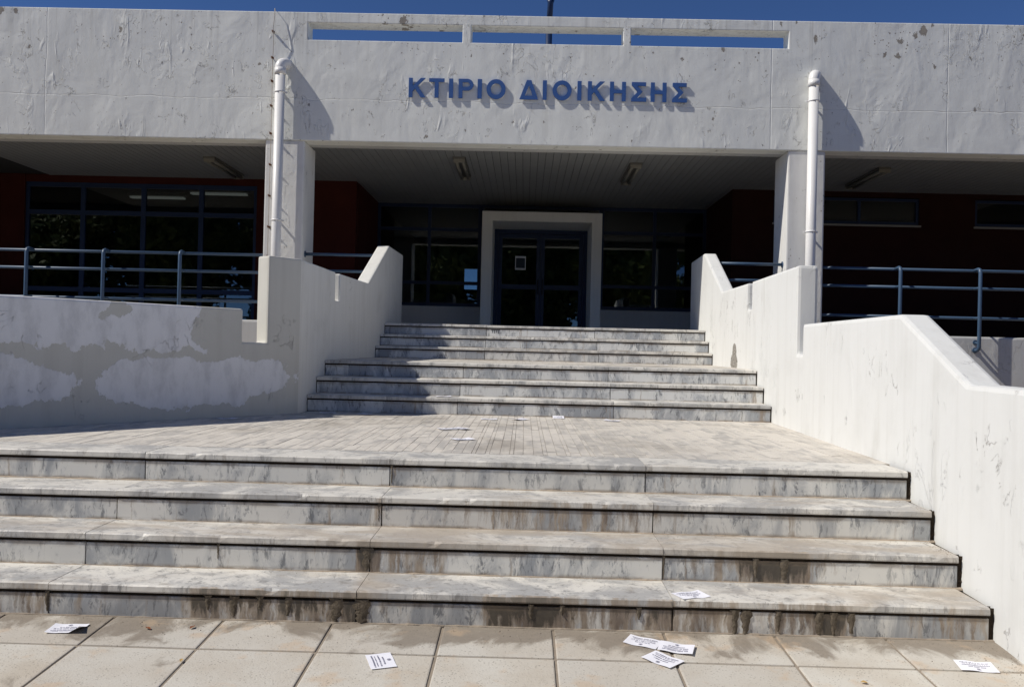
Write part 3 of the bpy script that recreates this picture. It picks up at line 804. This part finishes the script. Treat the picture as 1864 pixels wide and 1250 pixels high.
# lightning conductor with rusty clips
lc = empty('lightning_conductor', (-3.65, 11.98, 1.7), 'thin rusty lightning conductor with clips down the left column', 'wire')
MB().tube([(-3.66, 12.1, 6.0), (-3.65, 12.0, 6.02), (-3.638, 11.955, 5.98), (-3.635, 11.945, 5.86), (-3.645, 11.93, 5.72), (-3.64, 11.945, 5.55), (-3.645, 11.955, 5.40), (-3.655, 11.975, 5.25), (-3.65, 11.978, 4.6), (-3.655, 11.978, 3.6), (-3.66, 11.98, 2.4), (-3.66, 11.98, 1.7)], .0045, 7).build('wire', MAT['wire'], lc)
for z in (5.68, 5.31, 4.98, 4.63, 4.24, 3.80, 3.36, 2.92, 2.5):
    yy = 12.0 if z > FZ0 else 12.016
    MB().tube([(-3.675, yy+.01, z+.01), (-3.668, yy-.045, z+.012), (-3.64, yy-.06, z-.005)], .0075, 6).box(-3.668, -3.640, yy-.05, yy-.01, z-.012, z+.008).build('clip', MAT['rust'], lc)

# ------------------------------------------------------------------ railings
RZ = (2.525, 2.275, 1.86); RYr = 12.06; RYp = 11.89
def railing(x0, x1, posts, label):
    t = empty('railing', ((x0+x1)/2, 12.0, FLOOR), label, 'railing', 'blue tubular railings along the porch edge')
    for z in RZ:
        MB().tube([(x0, RYr, z), (x1, RYr, z)], .021, 12).build('rail', MAT['rail'], t)
    for x in posts:
        pts = [(x, RYr, RZ[0]), (x, RYp+.05, RZ[0]+.012), (x, RYp+.015, RZ[0]-.002), (x, RYp, RZ[0]-.04), (x, RYp, 1.46), (x, RYp+.012, 1.425), (x, RYp+.05, 1.41), (x, 12.01, 1.41)]
        p = MB().tube(pts, .025, 12).build('post', MAT['rail'], t)
        for z in RZ[1:]:
            MB().tube([(x, RYp, z), (x, RYr, z)], .016, 8).build('arm', MAT['rail'], p)
        MB().tube([(x, RYp, 1.50), (x, 12.01, 1.52)], .016, 8).tube([(x, 11.985, 1.41), (x, 12.004, 1.41)], .04, 10).tube([(x, 11.985, 1.52), (x, 12.004, 1.52)], .034, 10).build('anchor', MAT['rail'], p)
railing(-9.3, -3.745, [-8.13, -7.04, -5.95, -4.865], 'blue tubular railing on the left porch edge behind the patched wing wall')
railing(4.175, 9.3, [5.20, 6.30, 7.40, 8.5], 'blue tubular railing on the right porch edge above the grey slab')
def infill(x0, x1, label):
    t = empty('railing', ((x0+x1)/2, 12.17, FLOOR), label, 'railing', 'short blue rails between column and stair wall')
    for z in (2.565, 2.33, 1.90):
        MB().tube([(x0, 12.17, z), (x1, 12.17, z)], .022, 12).build('rail', MAT['rail'], t)
    for z in (2.565, 2.33, 1.90):
        xe = x0 if x0 < -3 else x1
        sgn = 1 if x0 < -3 else -1
        MB().tube([(xe, 12.17, z), (xe+sgn*.014, 12.17, z)], .045, 12).build('flange', MAT['rail'], t)
infill(-3.183, -2.14, 'short blue rails between the left column and the cream stair wall')
infill(2.71, 3.653, 'short blue rails between the sunlit stair wall and the right column')

# ------------------------------------------------------------------ ceiling lights
def ceiling_light(x, y, label, lit=False, l=1.45, z=4.322):
    t = empty('ceiling_light', (x, y, z), label, 'ceiling light', 'twin tube lights under the ceilings')
    h = MB(); h.box(x-.10, x+.10, y-l/2, y+l/2, z-.035, z-.001).build('housing', MAT['lampbox'], t, .004)
    for dx in (-.055, .055):
        MB().tube([(x+dx, y-l/2+.03, z-.062), (x+dx, y+l/2-.03, z-.062)], .027, 10).build('tube', MAT['lit'] if lit else MAT['tube'], t)
    for yy in (y-l/2+.015, y+l/2-.015):
        MB().box(x-.09, x+.09, yy-.012, yy+.012, z-.09, z-.036).build('end_cap', MAT['tube'], t)
ceiling_light(-1.11, 14.3, 'twin tube porch light left of the doorway')
ceiling_light(1.735, 14.45, 'twin tube porch light right of the doorway')
ceiling_light(-5.26, 14.65, 'twin tube porch light above the left railing')
ceiling_light(5.7, 14.4, 'twin tube porch light in the dark right bay')
def office_light(x, y, label):
    t = empty('ceiling_light', (x, y, 4.3), label, 'ceiling light', 'lit office lamps behind the glass')
    MB().box(x-.6, x+.6, y-.09, y+.09, 4.27, 4.345).build('housing', MAT['tube'], t)
    for dy in (-.045, .045): MB().tube([(x-.56, y+dy, 4.24), (x+.56, y+dy, 4.24)], .02, 8).build('tube', MAT['lit'], t)
office_light(-6.2, 17.0, 'lit office tube lamp seen through the far right pane of left window')
office_light(-7.7, 17.6, 'lit office tube lamp seen through middle pane of left window')

# paper notice on the door, cracked pane line
nt = empty('door_notice', (-.12, DY-.006, 3.1), 'small white framed paper notice taped inside the left door leaf', 'notice')
MB().box(-.235, -.008, DY-.012, DY-.008, 2.955, 3.245).build('sheet', MAT['paper'], nt)
MB().box(-.218, -.025, DY-.0145, DY-.0125, 2.995, 3.205).build('dark_panel', m_simple('dark_print', (.035, .05, .075), .2, 20, .5), nt)

# flagpole on the roof
fp = empty('flagpole', (.30, 14, 4.8), 'dark blue pole standing on the roof behind the parapet', 'pole')
MB().tube([(.285, 14, 4.8), (.285, 14, 6.62)], .055, 12).build('lower_pole', MAT['blueframe'], fp)
MB().tube([(.285, 14, 6.60), (.30, 14, 6.98), (.30, 14, 7.02)], [.05, .05, .065], 12).build('collar', MAT['blueframe'], fp)
MB().tube([(.30, 14, 7.02), (.30, 14, 10)], .042, 12).build('upper_pole', MAT['blueframe'], fp)

# ------------------------------------------------------------------ leaflets
def leaflet_print(w, h, seed):
    rng = random.Random(seed); mb = MB()
    def dash(x0, x1, y, hh):
        mb.add([(x0, y, 0), (x1, y, 0), (x1, y+hh, 0), (x0, y+hh, 0)], [(0, 1, 2, 3)])
    for li, (y, half) in enumerate([(.008, .035), (-.008, .055), (-.0215, .05), (-.034, .057)]):
        x = -half
        while x < half:
            l = rng.uniform(.003, .0055); dash(x, min(x+l, half), y, .0062 if li != 2 else .0042)
            x += l+rng.choice([.0012, .0012, .0012, .005])
    # small ring emblem
    n = 18
    vs = []; cx, cy = 0, .033
    for i in range(n):
        a = 2*math.pi*i/n
        vs += [(cx+.0085*math.cos(a), cy+.0085*math.sin(a), 0), (cx+.0062*math.cos(a), cy+.0062*math.sin(a), 0)]
    mb.add(vs, [(2*i, 2*((i+1) % n), 2*((i+1) % n)+1, 2*i+1) for i in range(n)])
    dash(-.003, .003, .029, .008)
    return mb
def leaflet(x, y, z, ang, curl, label, seed, tiltx=0., lift=None, slope_=0., size=(.148, .105)):
    w, h = size
    def hz(u, v):
        return .0018+.6*curl*((u/w*2)**2*.6+(v/h*2)**2*.2) + .0015*math.sin(u*60+seed)+(lift(u, v) if lift else 0)+(.035*max(0, abs(u-.02*math.sin(seed*2.3)+v*.3*math.cos(seed))-.01) if seed % 3 == 1 else 0)
    nx, ny = 10, 7; mb = MB(); vs = []
    for j in range(ny+1):
        for i in range(nx+1):
            u = -w/2+w*i/nx; v = -h/2+h*j/ny; vs.append((u, v, hz(u, v)))
    mb.add(vs, [(j*(nx+1)+i, j*(nx+1)+i+1, (j+1)*(nx+1)+i+1, (j+1)*(nx+1)+i) for j in range(ny) for i in range(nx)], True)
    o = link('leaflet', mb.mesh('leaflet', MAT['paper']), None, (x, y, z))
    pr = leaflet_print(w, h, seed)
    pr.v = [(a, b, hz(a, b)+.0012) for a, b, c in pr.v]
    me = bpy.data.meshes.new('print'); me.from_pydata(pr.v, [], pr.f); me.materials.append(MAT['ink'])
    p = bpy.data.objects.new('print', me); COL.objects.link(p); p.parent = o
    o.rotation_euler = (Matrix.Rotation(slope_, 3, 'X') @ Matrix.Rotation(R(ang), 3, 'Z') @ Matrix.Rotation(tiltx, 3, 'X')).to_euler()
    return tag(o, label, 'leaflet', 'white printed leaflets scattered on the steps')
gz = lambda y: ground_z(y)+.013
leaflet(-1.974, 3.715, gz(3.715), 4, .004, 'white leaflet with one raised corner lying left on the pavement', 1, lift=lambda u, v: .03*max(0, (u/.074-.35))*max(0, .4-v/.05), slope_=slope)
leaflet(-.554, 3.475, gz(3.475), -70, .003, 'white leaflet lying sideways alone on the pavement left of centre', 2, slope_=slope)
leaflet(.551, 3.752, gz(3.752), 154, .004, 'upper left leaflet of the three overlapping on the pavement', 3, slope_=slope)
leaflet(.685, 3.684, gz(3.684)+.004, -17, .004, 'right leaflet of the three overlapping on the pavement', 4, slope_=slope)
leaflet(.607, 3.565, gz(3.565)+.002, 135, .004, 'lowest leaflet of the three overlapping on the pavement', 5, slope_=slope)
leaflet(1.919, 3.593, gz(3.593), 171, .003, 'white leaflet at the right end of the pavement near the sunlit wall', 6, slope_=slope)
leaflet(.796, 3.953, .1605, 202, .003, 'white leaflet lying on the bottom step', 7)
for i, (x, y, z, a, lb, c) in enumerate([
    (-.585, 6.63, .64, 20, 'left leaflet of a touching pair in the middle of the terrace', .014),
    (-.475, 6.665, .643, -35, 'right leaflet of a touching pair in the middle of the terrace', .012),
    (-.413, 5.912, .64, 32, 'nearest leaflet on the terrace, left of centre', .008),
    (-.301, 7.655, .64, 5, 'flat leaflet at the foot of the middle steps, left of the centre', .004),
    (-.025, 7.678, .64, 40, 'curled leaflet at the foot of the middle steps near the centre', .018),
    (.819, 7.80, .64, -25, 'leaflet at the foot of the middle steps, right of centre', .012),
    (-1.82, 7.93, .64, 10, 'leaflet in shade closest to the corner of the cream wall', .004),
    (-1.44, 7.85, .64, -30, 'leaflet in shade at the foot of the shaded middle steps', .012),
    (-2.45, 7.04, .64, 50, 'leaflet in the shade beside the patched wing wall', .004),
    (-.763, 8.20, .801, 15, 'leaflet on the tread above the terrace at the shadow edge', .010),
    (-1.256, 9.10, 1.121, 0, 'leaflet on the landing left of the shadow edge', .004),
    (-1.745, 8.88, 1.121, 30, 'leaflet on the landing close to the cream wall', .004),
    (1.152, 10.74, 1.121, 20, 'leaflet farthest back on the landing', .004),
    (1.355, 10.44, 1.121, -20, 'middle leaflet of the three on the right of the landing', .004),
    (1.669, 10.31, 1.121, 10, 'rightmost leaflet on the landing', .004)]):
    leaflet(x, y, z+.001, a, c, lb, 20+i)
leaflet(.335, 7.965, .6415, 90, .003, 'leaflet propped on the riser foot near the centre', 40, tiltx=0, size=(.148, .105), lift=lambda u, v: .07*(u+.074))

# ------------------------------------------------------------------ dry leaves and grit
def dry_leaf(x, y, z, s, ang, label, mat='dry'):
    mb = MB(); vs = [(0, -s, .002)]; n = 6
    for i in range(n):
        t_ = (i+.5)/n; w = s*.55*math.sin(math.pi*t_)*random.uniform(.7, 1.2); yy = -s+2*s*t_
        vs += [(-w, yy, .004+w*.5), (0, yy, .004+.15*s*t_), (w, yy, .004+w*.6)]
    vs.append((0, s, .01)); k = len(vs)-1
    fs = [(0, 2, 1), (0, 3, 2)]
    for i in range(n-1):
        a = 1+3*i; fs += [(a, a+1, a+4, a+3), (a+1, a+2, a+5, a+4)]
    a = 1+3*(n-1); fs += [(a, a+1, k), (a+1, a+2, k)]
    mb.add(vs, fs, True)
    o = link('dry_leaf', mb.mesh('dry_leaf', MAT[mat]), None, (x, y, z)); o.rotation_euler = (slope, 0, R(ang))
    tag(o, label, 'leaf', 'fallen leaves on the pavement')
MAT['tan'] = m_simple('tan_leaf', (.50, .33, .12), .2, 30, .7)
dry_leaf(-1.627, 3.738, gz(3.738), .017, 60, 'reddish dry leaf on the pavement nearer the left leaflet')
dry_leaf(-1.442, 3.765, gz(3.765), .016, -20, 'reddish dry leaf on the pavement close under the bottom riser')
dry_leaf(1.376, 3.397, gz(3.397), .016, 80, 'orange tan leaf at the lower right of the pavement', 'tan')
dry_leaf(-1.351, 3.42, gz(3.42), .013, 10, 'cream seed husk lying on a left paving slab', 'tan')
gr = MB(); rng = random.Random(11)
def grit(x, y, z, s):
    vs = [(x+rng.uniform(-s, s), y+rng.uniform(-s, s), z-.001) for _ in range(3)]+[(x, y, z+s*rng.uniform(.4, .9))]
    gr.add(vs, [(0, 1, 2), (0, 1, 3), (1, 2, 3), (2, 0, 3)])
for i in range(420):
    y = 3.86-abs(rng.gauss(0, .10)); grit(rng.uniform(-2.6, 2.15), y, gz(y), rng.uniform(.0015, .005))
for i in range(260):
    y = rng.uniform(2.9, 3.84); grit(XR(y)-.01-abs(rng.gauss(0, .07)), y, gz(y), rng.uniform(.0012, .0045))
for k in (1, 2, 3):
    for i in range(160):
        grit(rng.uniform(-2.8, 2.15), dep(k+1)-.012-abs(rng.gauss(0, .03)), k*RS, rng.uniform(.001, .003))
    for i in range(80):
        y = rng.uniform(dep(k)+.03, dep(k+1)); grit(XR(y)-.035-abs(rng.gauss(0, .03)), y, k*RS, rng.uniform(.001, .004))
tag(gr.build('grit', MAT['joint']), 'loose brown grit along the bottom step and wall foot', 'grit', None, 'stuff')

# ------------------------------------------------------------------ trees across the forecourt (seen mirrored in the glass)
def crown_mesh(name, mat, rx, rz, n, seed, leaf):
    rng = random.Random(seed); vs = []; fs = []; rv = []
    cl = [(rng.uniform(-.75, .75)*rx, rng.uniform(-.75, .75)*rx, rng.uniform(-.8, .85)*rz, rng.uniform(.28, .5)) for _ in range(26)]
    for i in range(n):
        cx, cy, cz, cr = rng.choice(cl)
        d = Vector((rng.gauss(0, 1), rng.gauss(0, 1), rng.gauss(0, 1))).normalized()*(rng.random()**.4)
        p = Vector((cx+d.x*cr*rx, cy+d.y*cr*rx, cz+d.z*cr*rz))
        a = Vector((rng.gauss(0, 1), rng.gauss(0, 1), rng.gauss(0, 1))).normalized(); b = a.orthogonal().normalized()
        s = leaf*rng.uniform(.6, 1.3); o = len(vs)
        vs += [p-a*s, p+b*s*.5, p+a*s, p-b*s*.5]; fs.append((o, o+1, o+2, o+3)); r_ = rng.random(); rv += [r_]*4
    me = bpy.data.meshes.new(name); me.from_pydata(vs, [], fs); me.materials.append(mat)
    at = me.attributes.new('rnd', 'FLOAT', 'POINT'); at.data.foreach_set('value', rv)
    return me
crA = crown_mesh('crown', MAT['leaf'], 3.0, 2.6, 9000, 1, .21)
crB = crown_mesh('crown', MAT['leafd'], 2.5, 3.6, 9000, 2, .19)
def trunk_mesh(h, seed):
    rng = random.Random(seed); mb = MB()
    pts = [(rng.uniform(-.1, .1)*i, rng.uniform(-.1, .1)*i, h*i/5) for i in range(6)]
    mb.tube(pts, [.22-.028*i for i in range(6)], 8)
    for i in range(5):
        a = rng.uniform(0, 6.28); z = h*rng.uniform(.5, .9)
        mb.tube([(0, 0, z), (math.cos(a)*.7, math.sin(a)*.7, z+.7), (math.cos(a)*1.5, math.sin(a)*1.5, z+1.6)], [.09, .06, .02], 6)
    return mb.mesh('trunk', MAT['bark'])
tkA = trunk_mesh(4.2, 3); tkB = trunk_mesh(5.2, 4)
TREES = [(-33, -19, 1, 1.35), (-28, -15, 0, 1.45), (-23, -18, 1, 1.3), (-18, -15, 0, 1.4), (-13, -16, 1, 1.25), (-8.5, -15, 0, 1.3), (-4.2, -14, 0, 1.25), (0.2, -16.5, 1, 1.2), (5.0, -15.5, 0, 1.3), (12.6, -15, 0, 1.0), (15.5, -18, 1, 1.1), (20, -15, 0, 1.1), (25.5, -18, 1, 1.), (10.4, -24, 0, .92)]
ADJ = ['broad leafy tree', 'tall dark conifer']
WHERE = ['farthest left', 'second from left', 'third from left', 'fourth from left', 'fifth from left', 'sixth from left', 'seventh from left', 'facing the door', 'left of the sky gap', 'right of the sky gap', 'fourth from the right', 'third from the right', 'farthest right', 'lowest, far back']
for (x, y, kd, s), wh in zip(TREES, WHERE):
    z0 = ground_z(y)-.05
    t = empty('tree', (x, y, z0), '%s across the forecourt, mirrored in the glass, %s' % (ADJ[kd], wh), 'tree', 'trees across the forecourt')
    tr = bpy.data.objects.new('trunk', (tkA, tkB)[kd]); COL.objects.link(tr); tr.parent = t; tr.scale = (s, s, s)
    c = bpy.data.objects.new('crown', (crA, crB)[kd]); COL.objects.link(c); c.parent = t; c.location = (0, 0, (4.4, 5.0)[kd]*s)
    c.rotation_euler = (0, 0, x*1.7); c.scale = (s, s, s)
hc = crown_mesh('foliage', MAT['leaf'], 1.0, .8, 2600, 9, .12)
for i, x in enumerate([-21, -17.5, -14, -10.6, -7.2, -3.9, -.6, 2.7, 6.0, 9.3, 12.6, 16, 19.5, 23]):
    b = empty('shrub', (x, -11.5-(i % 3)*.6, ground_z(-12)), 'rounded green shrub below the trees across the forecourt, number %s along from the left' % ['one', 'two', 'three', 'four', 'five', 'six', 'seven', 'eight', 'nine', 'ten', 'eleven', 'twelve', 'thirteen', 'fourteen'][i], 'shrub', 'shrubs across the forecourt')
    c = bpy.data.objects.new('foliage', hc); COL.objects.link(c); c.parent = b; c.location = (0, 0, .95); c.scale = (1.7, 1.2, 1.15+.25*math.sin(i*2.1)); c.rotation_euler = (0, 0, i)
